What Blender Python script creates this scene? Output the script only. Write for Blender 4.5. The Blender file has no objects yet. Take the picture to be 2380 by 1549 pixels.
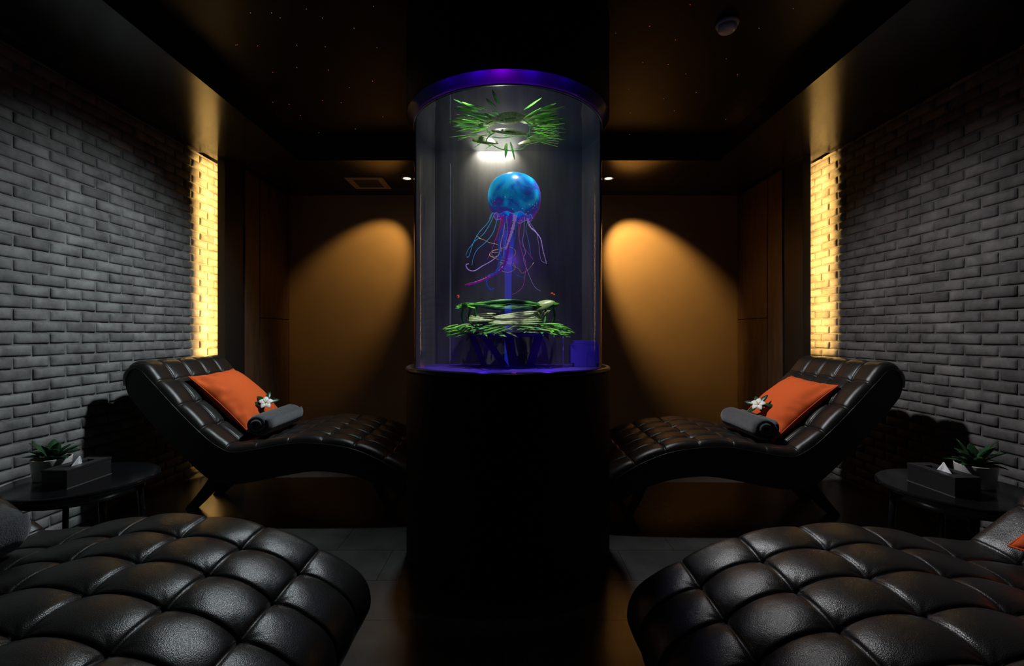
import bpy, bmesh, math, random
from mathutils import Vector, Matrix, noise

random.seed(7)
C = bpy.context.scene.collection
sc = bpy.context.scene
PI = math.pi

# ------------------------------------------------------------------ camera, world, exposure
F, CX, CY, HC = 1070.0, 1190.0, 774.0, 1.16
cam_d = bpy.data.cameras.new('camera')
cam_d.sensor_width = 36.0
cam_d.lens = 36.0 * F / 2380.0
cam_d.clip_start = 0.02
cam = bpy.data.objects.new('camera', cam_d)
C.objects.link(cam)
cam.location = (0, 0, HC)
cam.rotation_euler = (PI / 2, 0, 0)
sc.camera = cam

world = bpy.data.worlds.new('world')
sc.world = world
world.use_nodes = True
world.node_tree.nodes['Background'].inputs[0].default_value = (0.6, 0.7, 1.0, 1)
world.node_tree.nodes['Background'].inputs[1].default_value = 0.0

sc.view_settings.view_transform = 'Standard'
sc.view_settings.look = 'None'
sc.view_settings.gamma = 1
sc.view_settings.use_curve_mapping = False
sc.view_settings.exposure = 0.0


def add_light(name, kind, loc, energy, color, target=None, size=0.05, angle=None, blend=0.3, parent=None):
    d = bpy.data.lights.new(name, kind)
    d.energy = energy
    d.color = color
    if kind in ('SPOT', 'POINT'):
        d.shadow_soft_size = size
    if kind == 'SPOT':
        d.spot_size = math.radians(angle)
        d.spot_blend = blend
    o = bpy.data.objects.new(name, d)
    C.objects.link(o)
    o.location = loc
    if target is not None:
        o.rotation_euler = (Vector(target) - Vector(loc)).to_track_quat('-Z', 'Y').to_euler()
    return o


# the two cool ceiling spots behind the tank column
KL = (-0.57, 3.02, 2.74)
KR = (0.44, 3.04, 2.74)
add_light('wall_spot_left', 'SPOT', KL, 215, (0.86, 0.96, 1.0), (-2.40, 2.75, 0.78), 0.06, 78, 1.0)
add_light('wall_spot_right', 'SPOT', KR, 175, (0.97, 0.97, 1.0), (2.42, 2.68, 0.62), 0.06, 76, 1.0)
add_light('lounge_fill_left', 'SPOT', KL, 115, (0.86, 0.96, 1.0), (-0.72, 1.45, 0.40), 0.06, 66, 1.0)  # second head added to light the near left lounger
add_light('lounge_fill_right', 'SPOT', KR, 150, (0.97, 0.97, 1.0), (0.72, 1.42, 0.40), 0.06, 66, 1.0)  # likewise added, for the near right lounger
# the warm wall washers in the soffit
WL = (-0.985, 4.34, 2.60)
WR = (0.905, 4.34, 2.60)
add_light('wall_washer_left', 'SPOT', WL, 34, (1.0, 0.60, 0.19), (-1.50, 4.89, 1.88), 0.02, 54, 0.65)
add_light('wall_washer_right', 'SPOT', WR, 105, (1.0, 0.60, 0.20), (1.40, 4.89, 1.88), 0.02, 54, 0.65)

# ------------------------------------------------------------------ materials
_m = {}


def nodes_of(name):
    m = bpy.data.materials.new(name)
    m.use_nodes = True
    nt = m.node_tree
    return m, nt, nt.nodes, nt.links, nt.nodes['Principled BSDF']


def pm(name, color, rough=0.5, metal=0.0, spec=0.5, noise_scale=None, noise_amt=0.0, bump=0.0,
       bump_scale=None, coat=0.0, emis=None, estr=0.0, sheen=0.0, stretch=(1, 1, 1)):
    if name in _m:
        return _m[name]
    m, nt, N, L, b = nodes_of(name)
    b.inputs['Base Color'].default_value = (*color, 1)
    b.inputs['Roughness'].default_value = rough
    b.inputs['Metallic'].default_value = metal
    b.inputs['Specular IOR Level'].default_value = spec
    b.inputs['Coat Weight'].default_value = coat
    b.inputs['Sheen Weight'].default_value = sheen
    tc = N.new('ShaderNodeTexCoord')
    mp = N.new('ShaderNodeMapping')
    mp.inputs['Scale'].default_value = stretch
    L.new(tc.outputs['Object'], mp.inputs['Vector'])
    if noise_scale:
        n = N.new('ShaderNodeTexNoise')
        n.inputs['Scale'].default_value = noise_scale
        n.inputs['Detail'].default_value = 6
        L.new(mp.outputs[0], n.inputs['Vector'])
        r = N.new('ShaderNodeValToRGB')
        a = 1 - noise_amt
        c = 1 + noise_amt
        r.color_ramp.elements[0].position = 0.3
        r.color_ramp.elements[1].position = 0.7
        r.color_ramp.elements[0].color = (color[0] * a, color[1] * a, color[2] * a, 1)
        r.color_ramp.elements[1].color = (color[0] * c, color[1] * c, color[2] * c, 1)
        L.new(n.outputs['Fac'], r.inputs['Fac'])
        L.new(r.outputs['Color'], b.inputs['Base Color'])
    if bump:
        n2 = N.new('ShaderNodeTexNoise')
        n2.inputs['Scale'].default_value = bump_scale or 60
        n2.inputs['Detail'].default_value = 5
        L.new(mp.outputs[0], n2.inputs['Vector'])
        bp = N.new('ShaderNodeBump')
        bp.inputs['Strength'].default_value = bump
        bp.inputs['Distance'].default_value = 0.004
        L.new(n2.outputs['Fac'], bp.inputs['Height'])
        L.new(bp.outputs['Normal'], b.inputs['Normal'])
    if emis:
        b.inputs['Emission Color'].default_value = (*emis, 1)
        b.inputs['Emission Strength'].default_value = estr
    _m[name] = m
    return m


def leather_mat(name, col, rough):
    m, nt, N, L, b = nodes_of(name)
    b.inputs['Base Color'].default_value = (*col, 1)
    b.inputs['Roughness'].default_value = rough
    b.inputs['Specular IOR Level'].default_value = 0.42
    tc = N.new('ShaderNodeTexCoord')
    v = N.new('ShaderNodeTexVoronoi')
    v.inputs['Scale'].default_value = 420
    L.new(tc.outputs['Object'], v.inputs['Vector'])
    n = N.new('ShaderNodeTexNoise')
    n.inputs['Scale'].default_value = 26
    n.inputs['Detail'].default_value = 4
    L.new(tc.outputs['Object'], n.inputs['Vector'])
    b1 = N.new('ShaderNodeBump')
    b1.inputs['Strength'].default_value = 0.28
    b1.inputs['Distance'].default_value = 0.0012
    L.new(v.outputs['Distance'], b1.inputs['Height'])
    b2 = N.new('ShaderNodeBump')
    b2.inputs['Strength'].default_value = 0.25
    b2.inputs['Distance'].default_value = 0.004
    L.new(n.outputs['Fac'], b2.inputs['Height'])
    L.new(b1.outputs['Normal'], b2.inputs['Normal'])
    L.new(b2.outputs['Normal'], b.inputs['Normal'])
    return m


def brick_mat(name, col, warm):
    m, nt, N, L, b = nodes_of(name)
    b.inputs['Roughness'].default_value = 0.75
    b.inputs['Specular IOR Level'].default_value = 0.25
    tc = N.new('ShaderNodeTexCoord')
    at = N.new('ShaderNodeAttribute')
    at.attribute_name = 'tone'
    n = N.new('ShaderNodeTexNoise')
    n.inputs['Scale'].default_value = 9
    n.inputs['Detail'].default_value = 6
    n.inputs['Roughness'].default_value = 0.65
    L.new(tc.outputs['Object'], n.inputs['Vector'])
    mr = N.new('ShaderNodeMapRange')
    mr.inputs['From Min'].default_value = 0.3
    mr.inputs['From Max'].default_value = 0.7
    mr.inputs['To Min'].default_value = 0.52
    mr.inputs['To Max'].default_value = 1.38
    L.new(n.outputs['Fac'], mr.inputs['Value'])
    mul = N.new('ShaderNodeMath')
    mul.operation = 'MULTIPLY'
    L.new(mr.outputs[0], mul.inputs[0])
    L.new(at.outputs['Fac'], mul.inputs[1])
    mx = N.new('ShaderNodeVectorMath')
    mx.operation = 'SCALE'
    mx.inputs[0].default_value = col
    L.new(mul.outputs[0], mx.inputs['Scale'])
    L.new(mx.outputs[0], b.inputs['Base Color'])
    n2 = N.new('ShaderNodeTexNoise')
    n2.inputs['Scale'].default_value = 55
    n2.inputs['Detail'].default_value = 8
    n2.inputs['Roughness'].default_value = 0.6
    L.new(tc.outputs['Object'], n2.inputs['Vector'])
    bp = N.new('ShaderNodeBump')
    bp.inputs['Strength'].default_value = 0.35
    bp.inputs['Distance'].default_value = 0.004
    L.new(n2.outputs['Fac'], bp.inputs['Height'])
    L.new(bp.outputs['Normal'], b.inputs['Normal'])
    return m


def floor_mat():
    m, nt, N, L, b = nodes_of('slate_tile')
    tc = N.new('ShaderNodeTexCoord')
    mp = N.new('ShaderNodeMapping')
    mp.inputs['Location'].default_value = (0.636 + 6.0, 6.0 - 2.158 + 0.3, 0)
    L.new(tc.outputs['Object'], mp.inputs['Vector'])
    br = N.new('ShaderNodeTexBrick')
    br.offset = 0.5
    br.offset_frequency = 2
    br.squash = 1.0
    br.inputs['Scale'].default_value = 1.0
    br.inputs['Brick Width'].default_value = 0.6
    br.inputs['Row Height'].default_value = 0.30
    br.inputs['Mortar Size'].default_value = 0.0016
    br.inputs['Mortar Smooth'].default_value = 0.1
    br.inputs['Bias'].default_value = 0.0
    br.inputs['Color1'].default_value = (0.9, 0.9, 0.9, 1)
    br.inputs['Color2'].default_value = (1.1, 1.1, 1.1, 1)
    br.inputs['Mortar'].default_value = (0.35, 0.35, 0.35, 1)
    L.new(mp.outputs[0], br.inputs['Vector'])
    n = N.new('ShaderNodeTexNoise')
    n.inputs['Scale'].default_value = 5
    n.inputs['Detail'].default_value = 9
    n.inputs['Roughness'].default_value = 0.62
    L.new(tc.outputs['Object'], n.inputs['Vector'])
    r = N.new('ShaderNodeValToRGB')
    r.color_ramp.elements[0].position = 0.3
    r.color_ramp.elements[1].position = 0.75
    r.color_ramp.elements[0].color = (0.040, 0.040, 0.039, 1)
    r.color_ramp.elements[1].color = (0.075, 0.073, 0.070, 1)
    L.new(n.outputs['Fac'], r.inputs['Fac'])
    mx = N.new('ShaderNodeMix')
    mx.data_type = 'RGBA'
    mx.blend_type = 'MULTIPLY'
    mx.inputs[0].default_value = 1.0
    L.new(r.outputs['Color'], mx.inputs[6])
    L.new(br.outputs['Color'], mx.inputs[7])
    L.new(mx.outputs[2], b.inputs['Base Color'])
    b.inputs['Roughness'].default_value = 0.23
    b.inputs['Specular IOR Level'].default_value = 0.4
    bp = N.new('ShaderNodeBump')
    bp.inputs['Strength'].default_value = 0.5
    bp.inputs['Distance'].default_value = 0.002
    inv = N.new('ShaderNodeMath')
    inv.operation = 'SUBTRACT'
    inv.inputs[0].default_value = 1.0
    L.new(br.outputs['Fac'], inv.inputs[1])
    L.new(inv.outputs[0], bp.inputs['Height'])
    bp2 = N.new('ShaderNodeBump')
    bp2.inputs['Strength'].default_value = 0.08
    bp2.inputs['Distance'].default_value = 0.003
    n2 = N.new('ShaderNodeTexNoise')
    n2.inputs['Scale'].default_value = 40
    n2.inputs['Detail'].default_value = 6
    L.new(tc.outputs['Object'], n2.inputs['Vector'])
    L.new(n2.outputs['Fac'], bp2.inputs['Height'])
    L.new(bp.outputs['Normal'], bp2.inputs['Normal'])
    L.new(bp2.outputs['Normal'], b.inputs['Normal'])
    return m


def clear_mat(name, tint, ior=1.45, rough=0.02, boost=1.0, film=0.0, filmcol=(0.3, 0.3, 0.3)):
    m = bpy.data.materials.new(name)
    m.use_nodes = True
    nt = m.node_tree
    N, L = nt.nodes, nt.links
    N.clear()
    out = N.new('ShaderNodeOutputMaterial')
    tr = N.new('ShaderNodeBsdfTransparent')
    tr.inputs[0].default_value = (*tint, 1)
    gl = N.new('ShaderNodeBsdfGlossy')
    gl.inputs['Roughness'].default_value = rough
    fr = N.new('ShaderNodeFresnel')
    fr.inputs['IOR'].default_value = ior
    mu = N.new('ShaderNodeMath')
    mu.operation = 'MULTIPLY'
    mu.use_clamp = True
    mu.inputs[1].default_value = boost
    L.new(fr.outputs[0], mu.inputs[0])
    mx = N.new('ShaderNodeMixShader')
    L.new(mu.outputs[0], mx.inputs[0])
    L.new(tr.outputs[0], mx.inputs[1])
    L.new(gl.outputs[0], mx.inputs[2])
    if film:
        df = N.new('ShaderNodeBsdfDiffuse')
        df.inputs[0].default_value = (*filmcol, 1)
        m2 = N.new('ShaderNodeMixShader')
        m2.inputs[0].default_value = film
        L.new(mx.outputs[0], m2.inputs[1])
        L.new(df.outputs[0], m2.inputs[2])
        L.new(m2.outputs[0], out.inputs[0])
    else:
        L.new(mx.outputs[0], out.inputs[0])
    return m


def water_mat():
    # seen from below at a shallow angle the surface mirrors the tank; light from above passes through
    m = bpy.data.materials.new('water_surface')
    m.use_nodes = True
    nt = m.node_tree
    N, L = nt.nodes, nt.links
    N.clear()
    out = N.new('ShaderNodeOutputMaterial')
    tr = N.new('ShaderNodeBsdfTransparent')
    gl = N.new('ShaderNodeBsdfGlossy')
    gl.inputs['Roughness'].default_value = 0.04
    gl.inputs[0].default_value = (0.75, 0.8, 0.85, 1)
    lw = N.new('ShaderNodeLayerWeight')
    lw.inputs['Blend'].default_value = 0.5
    mr = N.new('ShaderNodeMapRange')
    mr.inputs['From Min'].default_value = 0.2
    mr.inputs['From Max'].default_value = 0.45
    mr.inputs['To Min'].default_value = 0.04
    mr.inputs['To Max'].default_value = 0.96
    L.new(lw.outputs['Facing'], mr.inputs['Value'])
    n = N.new('ShaderNodeTexNoise')
    n.inputs['Scale'].default_value = 7
    tc = N.new('ShaderNodeTexCoord')
    L.new(tc.outputs['Object'], n.inputs['Vector'])
    bp = N.new('ShaderNodeBump')
    bp.inputs['Strength'].default_value = 0.1
    bp.inputs['Distance'].default_value = 0.02
    L.new(n.outputs['Fac'], bp.inputs['Height'])
    L.new(bp.outputs['Normal'], gl.inputs['Normal'])
    mx = N.new('ShaderNodeMixShader')
    L.new(mr.outputs[0], mx.inputs[0])
    L.new(tr.outputs[0], mx.inputs[1])
    L.new(gl.outputs[0], mx.inputs[2])
    L.new(mx.outputs[0], out.inputs[0])
    return m


def glow(name, color, strength):
    if name in _m:
        return _m[name]
    m = bpy.data.materials.new(name)
    m.use_nodes = True
    N, L = m.node_tree.nodes, m.node_tree.links
    N.clear()
    out = N.new('ShaderNodeOutputMaterial')
    e = N.new('ShaderNodeEmission')
    e.inputs[0].default_value = (*color, 1)
    e.inputs[1].default_value = strength
    L.new(e.outputs[0], out.inputs[0])
    _m[name] = m
    return m


M_LEATHER = leather_mat('black_brown_leather', (0.013, 0.0118, 0.0110), 0.33)
M_LEATHER_SIDE = leather_mat('black_leather_side', (0.010, 0.009, 0.009), 0.45)
M_LEGWOOD = pm('black_stained_wood', (0.008, 0.006, 0.005), 0.4, noise_scale=12, noise_amt=0.3, stretch=(1, 1, 8))
M_BRICK_L = brick_mat('grey_brick', (0.155, 0.155, 0.152), 0)
M_BRICK_R = brick_mat('grey_brick_dimmed', (0.108, 0.102, 0.099), 1)  # same brick darkened, for the dimmer light on the right wall
M_FLOOR = floor_mat()
M_CEIL = pm('satin_black_ceiling', (0.012, 0.011, 0.010), 0.38, spec=0.10, bump=0.25, bump_scale=9)
M_SOFFIT = pm('satin_soffit', (0.020, 0.018, 0.015), 0.18, spec=0.6, bump=0.2, bump_scale=7)
M_WALLBACK = pm('ochre_plaster', (0.46, 0.30, 0.15), 0.75, noise_scale=3, noise_amt=0.06, bump=0.15, bump_scale=30)
M_PANEL = pm('walnut_panel', (0.12, 0.065, 0.035), 0.45, noise_scale=5, noise_amt=0.3, stretch=(4, 4, 0.6))
M_BLACKPANEL = pm('black_panel', (0.012, 0.011, 0.010), 0.5, noise_scale=5, noise_amt=0.1)
M_WALLPLAIN = pm('dark_wall_paint', (0.02, 0.02, 0.02), 0.8, noise_scale=5, noise_amt=0.1)
M_COLUMN = pm('black_column_lacquer', (0.003, 0.003, 0.0035), 0.6, noise_scale=4, noise_amt=0.1, spec=0.1)
M_LIP = pm('polished_black_trim', (0.02, 0.02, 0.022), 0.3, noise_scale=8, noise_amt=0.1, spec=0.3)
M_TABLE = pm('black_table_lacquer', (0.006, 0.006, 0.007), 0.12, noise_scale=8, noise_amt=0.1, spec=0.35)
M_BOX = pm('black_leatherette', (0.018, 0.017, 0.018), 0.38, noise_scale=30, noise_amt=0.1, bump=0.1, bump_scale=300)
M_TISSUE = pm('white_tissue', (0.8, 0.82, 0.83), 0.9, noise_scale=20, noise_amt=0.04, bump=0.2, bump_scale=60)
M_POT = pm('white_ceramic', (0.62, 0.61, 0.58), 0.3, noise_scale=6, noise_amt=0.05)
M_SOIL = pm('soil', (0.05, 0.03, 0.02), 0.95, noise_scale=60, noise_amt=0.5, bump=0.8, bump_scale=90)
M_LEAF = pm('dark_leaf', (0.013, 0.050, 0.018), 0.35, noise_scale=14, noise_amt=0.45)
M_ORANGE = pm('orange_cotton', (0.66, 0.105, 0.022), 0.9, noise_scale=240, noise_amt=0.06, bump=0.2, bump_scale=400, spec=0.2)
M_TOWEL = pm('charcoal_terry', (0.060, 0.064, 0.072), 0.95, noise_scale=120, noise_amt=0.45, bump=1.0, bump_scale=260, sheen=0.4)
M_PETAL = pm('white_petal', (0.85, 0.84, 0.78), 0.5, noise_scale=12, noise_amt=0.04)
M_YELLOW = pm('yellow_throat', (0.85, 0.5, 0.06), 0.5, noise_scale=12, noise_amt=0.1)
M_WHITEPL = pm('white_plastic', (0.55, 0.54, 0.52), 0.4, noise_scale=6, noise_amt=0.04)
M_VENT = pm('vent_frame_paint', (0.34, 0.29, 0.24), 0.5, noise_scale=6, noise_amt=0.05)
M_VENTIN = pm('vent_grille_dark', (0.05, 0.045, 0.04), 0.6, noise_scale=6, noise_amt=0.05)
M_SHADOWGAP = pm('black_gap', (0.003, 0.003, 0.003), 0.9, noise_scale=6, noise_amt=0.05)
M_ACRYL = clear_mat('clear_acrylic', (0.97, 0.97, 1.0), 1.42, 0.015, 1.0)
M_HAZE = pm('grey_haze_panel', (0.15, 0.14, 0.13), 0.33, noise_scale=3, noise_amt=0.25, stretch=(6, 6, 0.7))
M_WATER = water_mat()


# ------------------------------------------------------------------ helpers
def obj(name, bm, mat, parent=None, smooth=False, loc=None):
    me = bpy.data.meshes.new(name)
    bm.normal_update()
    bm.to_mesh(me)
    bm.free()
    if mat is not None:
        for mm in (mat if isinstance(mat, (list, tuple)) else [mat]):
            me.materials.append(mm)
    if smooth:
        for p in me.polygons:
            p.use_smooth = True
    o = bpy.data.objects.new(name, me)
    C.objects.link(o)
    if parent:
        o.parent = parent
    if loc:
        o.location = loc
    return o


def tag(o, label=None, cat=None, group=None, kind=None):
    if label:
        o['label'] = label
    if cat:
        o['category'] = cat
    if group:
        o['group'] = group
    if kind:
        o['kind'] = kind
    return o


def empty(name, loc, label, cat, group=None, rz=0.0, sx=1.0):
    o = bpy.data.objects.new(name, None)
    o.empty_display_size = 0.05
    C.objects.link(o)
    o.location = loc
    o.rotation_euler = (0, 0, rz)
    o.scale = (sx, 1, 1)
    return tag(o, label, cat, group)


def copy_tree(o, parent=None):
    c = o.copy()
    C.objects.link(c)
    if parent:
        c.parent = parent
    for ch in list(o.children):
        copy_tree(ch, c)
    return c


def box(bm, x0, x1, y0, y1, z0, z1, mi=0):
    v = [bm.verts.new(p) for p in ((x0, y0, z0), (x1, y0, z0), (x1, y1, z0), (x0, y1, z0),
                                   (x0, y0, z1), (x1, y0, z1), (x1, y1, z1), (x0, y1, z1))]
    fs = []
    for f in ((0, 3, 2, 1), (4, 5, 6, 7), (0, 1, 5, 4), (1, 2, 6, 5), (2, 3, 7, 6), (3, 0, 4, 7)):
        fc = bm.faces.new([v[i] for i in f])
        fc.material_index = mi
        fs.append(fc)
    return v, fs


def boxobj(name, x0, x1, y0, y1, z0, z1, mat, parent=None, bevel=0.0, seg=2, loc=None):
    bm = bmesh.new()
    box(bm, x0, x1, y0, y1, z0, z1)
    if bevel:
        bmesh.ops.bevel(bm, geom=list(bm.edges), offset=bevel, segments=seg, affect='EDGES', profile=0.5)
    return obj(name, bm, mat, parent, loc=loc)


def lathe(bm, prof, seg=64, cx=0, cy=0, close=False, a0=0.0, a1=2 * PI):
    full = abs((a1 - a0) - 2 * PI) < 1e-6
    n = seg if full else seg + 1
    rings = []
    for (r, z) in prof:
        ring = []
        for i in range(n):
            a = a0 + (a1 - a0) * i / seg
            ring.append(bm.verts.new((cx + r * math.cos(a), cy + r * math.sin(a), z)))
        rings.append(ring)
    m = len(rings)
    for j in range(m if close else m - 1):
        A, B = rings[j], rings[(j + 1) % m]
        for i in range(seg):
            k = (i + 1) % n
            bm.faces.new((A[i], A[k], B[k], B[i]))
    return rings


def tube(bm, pts, radii, seg=8, cap=True, squash=1.0):
    pts = [Vector(p) for p in pts]
    if not isinstance(radii, (list, tuple)):
        radii = [radii] * len(pts)
    rings = []
    up = Vector((0.13, 0.31, 0.94)).normalized()
    prev = None
    for i, p in enumerate(pts):
        t = (pts[min(i + 1, len(pts) - 1)] - pts[max(i - 1, 0)])
        if t.length < 1e-9:
            t = Vector((0, 0, 1))
        t.normalize()
        if prev is None:
            a = t.cross(up)
            if a.length < 1e-3:
                a = t.cross(Vector((1, 0, 0)))
        else:
            a = prev - t * prev.dot(t)
        a.normalize()
        prev = a
        b = t.cross(a)
        rings.append([bm.verts.new(p + (a * math.cos(2 * PI * k / seg) + b * squash * math.sin(2 * PI * k / seg)) * radii[i])
                      for k in range(seg)])
    for i in range(len(rings) - 1):
        for k in range(seg):
            bm.faces.new((rings[i][k], rings[i][(k + 1) % seg], rings[i + 1][(k + 1) % seg], rings[i + 1][k]))
    if cap:
        bm.faces.new(rings[0][::-1])
        bm.faces.new(rings[-1])


def catmull(pts, n):
    out = []
    P = [Vector(p) for p in pts]
    P = [P[0] * 2 - P[1]] + P + [P[-1] * 2 - P[-2]]
    for i in range(1, len(P) - 2):
        for k in range(n):
            t = k / n
            a, b, c, d = P[i - 1], P[i], P[i + 1], P[i + 2]
            out.append(0.5 * ((2 * b) + (c - a) * t + (2 * a - 5 * b + 4 * c - d) * t * t + (3 * b - a - 3 * c + d) * t ** 3))
    out.append(P[-2].copy())
    return out


def resample(pts, n):
    L = [0]
    for a, b in zip(pts, pts[1:]):
        L.append(L[-1] + (b - a).length)
    out = []
    j = 0
    for i in range(n + 1):
        s = L[-1] * i / n
        while j < len(pts) - 2 and L[j + 1] < s:
            j += 1
        f = (s - L[j]) / max(1e-9, L[j + 1] - L[j])
        out.append(pts[j].lerp(pts[j + 1], min(max(f, 0), 1)))
    return out, L[-1]


def at(px, py, Y):
    """point at depth Y seen at pixel px,py of the photograph"""
    return Vector(((px - CX) / F * Y, Y, HC - (py - CY) / F * Y))


# ------------------------------------------------------------------ the room
XL, XR, YB, YF = -2.55, 2.60, 4.89, -2.2
ZS, ZC = HC + 1.463, HC + 1.62          # soffit underside, recessed ceiling
SL, SR, SB, SF = -1.80, 1.755, 3.90, -1.0   # the recess

tag(boxobj('floor', XL - 0.2, XR + 0.2, YF, YB + 0.2, -0.1, 0.0, M_FLOOR), kind='structure')
tag(boxobj('ceiling', SL - 0.05, SR + 0.05, SF - 0.05, SB + 0.05, ZC, ZC + 0.1, M_CEIL), kind='structure')

NY0, NY1 = 3.73, 3.965
bm = bmesh.new()
box(bm, XL + 0.05, SL, YF, YB + 0.1, ZS, ZC + 0.1)
box(bm, XL - 0.2, XL + 0.05, YF, NY0, ZS, ZC + 0.1)
box(bm, XL - 0.2, XL + 0.05, NY1, YB + 0.1, ZS, ZC + 0.1)
box(bm, SR, XR - 0.05, YF, YB + 0.1, ZS, ZC + 0.1)
box(bm, XR - 0.05, XR + 0.2, YF, NY0, ZS, ZC + 0.1)
box(bm, XR - 0.05, XR + 0.2, NY1, YB + 0.1, ZS, ZC + 0.1)
box(bm, SL, SR, SB, YB + 0.1, ZS, ZC + 0.1)
box(bm, SL, SR, YF, SF, ZS, ZC + 0.1)
tag(obj('ceiling_soffit', bm, M_SOFFIT), kind='structure')
bm = bmesh.new()
box(bm, XL - 0.2, XL + 0.05, NY0, NY1, ZC + 0.05, ZC + 0.1)
box(bm, XR - 0.05, XR + 0.2, NY0, NY1, ZC + 0.05, ZC + 0.1)
tag(obj('trim_1', bm, M_SHADOWGAP), kind='structure')

tag(boxobj('wall_back', -2.42, 2.46, YB, YB + 0.1, 0, ZS, M_WALLBACK), kind='structure')
tag(boxobj('wall_front', XL - 0.1, XR + 0.1, YF - 0.1, YF, 0, ZS, M_WALLPLAIN), kind='structure')


def brick_wall(name, side, X, mat, joint_y, course_z):
    """one mesh: mortar slab and every brick"""
    bw, ch = 0.187, 0.063
    rnd = random.Random(11 if side < 0 else 23)
    bm = bmesh.new()
    tone = bm.loops.layers.float_color.new('tone')
    s = -side       # bricks stand out towards the room
    x_back = X + side * 0.15
    v, fs = box(bm, min(X - s * 0.0, x_back), max(X - s * 0.0, x_back), YF, YB + 0.1, 0, ZS + 0.0)
    for f in fs:
        for l in f.loops:
            l[tone] = (0.95, 0.95, 0.95, 1)
    gy, gz = 7, 4
    ks = int(math.floor((0.0 - course_z) / ch)) + 0
    for c in range(-30, 40):
        zc = course_z + c * ch
        if zc - ch / 2 < -0.01 or zc + ch / 2 > ZS + 0.045:
            continue
        off = joint_y + (0.5 * bw if c % 2 else 0.0)
        k0 = int((0.3 - off) / bw) - 1
        k = k0
        while off + k * bw < YB - 0.1:
            y0 = off + k * bw
            k += 1
            ln = bw - 0.009 - rnd.random() * 0.004
            hh = ch - 0.0070 - rnd.random() * 0.003
            cy = y0 + bw / 2 + rnd.uniform(-0.002, 0.002)
            cz = zc + rnd.uniform(-0.0012, 0.0012)
            if cy + ln / 2 > YB:
                continue
            th = 0.0075 + rnd.random() * 0.005
            tl = rnd.uniform(-0.003, 0.003)
            g = rnd.gauss(1.0, 0.12)
            g = min(max(g, 0.6), 1.45)
            grid = []
            sd = rnd.random() * 50
            for j in range(gz + 1):
                row = []
                for i in range(gy + 1):
                    u, w = i / gy, j / gz
                    uu, ww = 2 * u - 1, 2 * w - 1
                    # round the arris
                    uu = math.copysign(abs(uu) ** 0.62, uu)
                    ww = math.copysign(abs(ww) ** 0.62, ww)
                    y = cy + uu * ln / 2
                    z = cz + ww * hh / 2
                    e = min((1 - abs(uu)) * ln / 2, (1 - abs(ww)) * hh / 2)
                    r = 0.005
                    d = 1.0 if e >= r else math.sqrt(max(0, 1 - ((r - e) / r) ** 2))
                    nz = noise.noise(Vector((y * 22 + sd, z * 30, sd)))
                    edge = i in (0, gy) or j in (0, gz)
                    x = X + s * (th * (0.35 + 0.65 * d) + tl * uu + 0.0018 * nz)
                    if edge:
                        y += 0.0022 * noise.noise(Vector((y * 60, z * 60, sd)))
                        z += 0.0022 * noise.noise(Vector((y * 60, z * 60, sd + 9)))
                    row.append(bm.verts.new((x, y, min(z, ZS - 0.0005))))
                grid.append(row)
            faces = []
            for j in range(gz):
                for i in range(gy):
                    q = (grid[j][i], grid[j][i + 1], grid[j + 1][i + 1], grid[j + 1][i])
                    faces.append(bm.faces.new(q if s > 0 else q[::-1]))
            rim = [grid[0][i] for i in range(gy + 1)] + [grid[j][gy] for j in range(1, gz + 1)] + \
                  [grid[gz][i] for i in range(gy - 1, -1, -1)] + [grid[j][0] for j in range(gz - 1, 0, -1)]
            back = [bm.verts.new((X - s * 0.002, q.co.y, q.co.z)) for q in rim]
            n = len(rim)
            for i in range(n):
                q = (rim[i], back[i], back[(i + 1) % n], rim[(i + 1) % n])
                faces.append(bm.faces.new(q if s > 0 else q[::-1]))
            for f in faces:
                f.smooth = True
                for l in f.loops:
                    l[tone] = (g, g, g, 1)
    return tag(obj(name, bm, mat), kind='structure')


brick_wall('wall_left', -1, XL, M_BRICK_L, 2.349, HC + 0.600)
brick_wall('wall_right', 1, XR, M_BRICK_R, 2.828 + 0.0935, HC + 0.027 + 0.063 * 9)


# inner side walls beyond the glowing strips: black jamb then walnut panels
def inner_wall(name, side, xi, xo):
    bm = bmesh.new()
    x0, x1 = min(xi, xo), max(xi, xo)
    lip = 0.03
    # front lip that hides the light strip
    box(bm, x0, x1, 3.80, 3.83, 0, ZS, 0)
    # body set back from the brick so the strip sits in a channel
    xb = xi + (xo - xi) * 0.35
    box(bm, min(xi, xb), max(xi, xb), 3.83, 3.95, 0, ZS, 0)
    box(bm, x0, x1, 3.95, YB + 0.05, 0, ZS, 0)
    w = tag(obj(name, bm, M_BLACKPANEL), kind='structure')
    # panels on the room face
    s = -side
    def panel(ya, yb, za, zb):
        xa, xc = xi, xi + s * 0.012
        return boxobj('panel', min(xa, xc), max(xa, xc), ya, yb, za, zb, M_PANEL, w, 0.002, 1)
    panel(4.07, 4.30, 0.02, ZS - 0.02)
    panel(4.31, 4.88, HC + 0.145, ZS - 0.02)
    panel(4.31, 4.88, 0.02, HC + 0.137)
    return w


inner_wall('wall_inner_left', -1, -2.37, -2.43)
inner_wall('wall_inner_right', 1, 2.40, 2.465)

# glowing strips in the channels, facing the brick
def strip(name, side, x, z0, z1, label, estr):
    t = empty(name, (x, 3.865, z0), label, 'light strip', 'hidden warm light strips')
    bm = bmesh.new()
    box(bm, 0, 0.004 * side, -0.009, 0.003, 0, z1 - z0)
    obj('diffuser', bm, glow(name + '_warm_led_%d' % int(estr), (1.0, 0.56, 0.15), estr), t)
    bm = bmesh.new()
    box(bm, -0.012 * side, -0.001 * side, -0.016, 0.030, 0, z1 - z0)
    obj('channel', bm, M_LIP, t)
    return t


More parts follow.
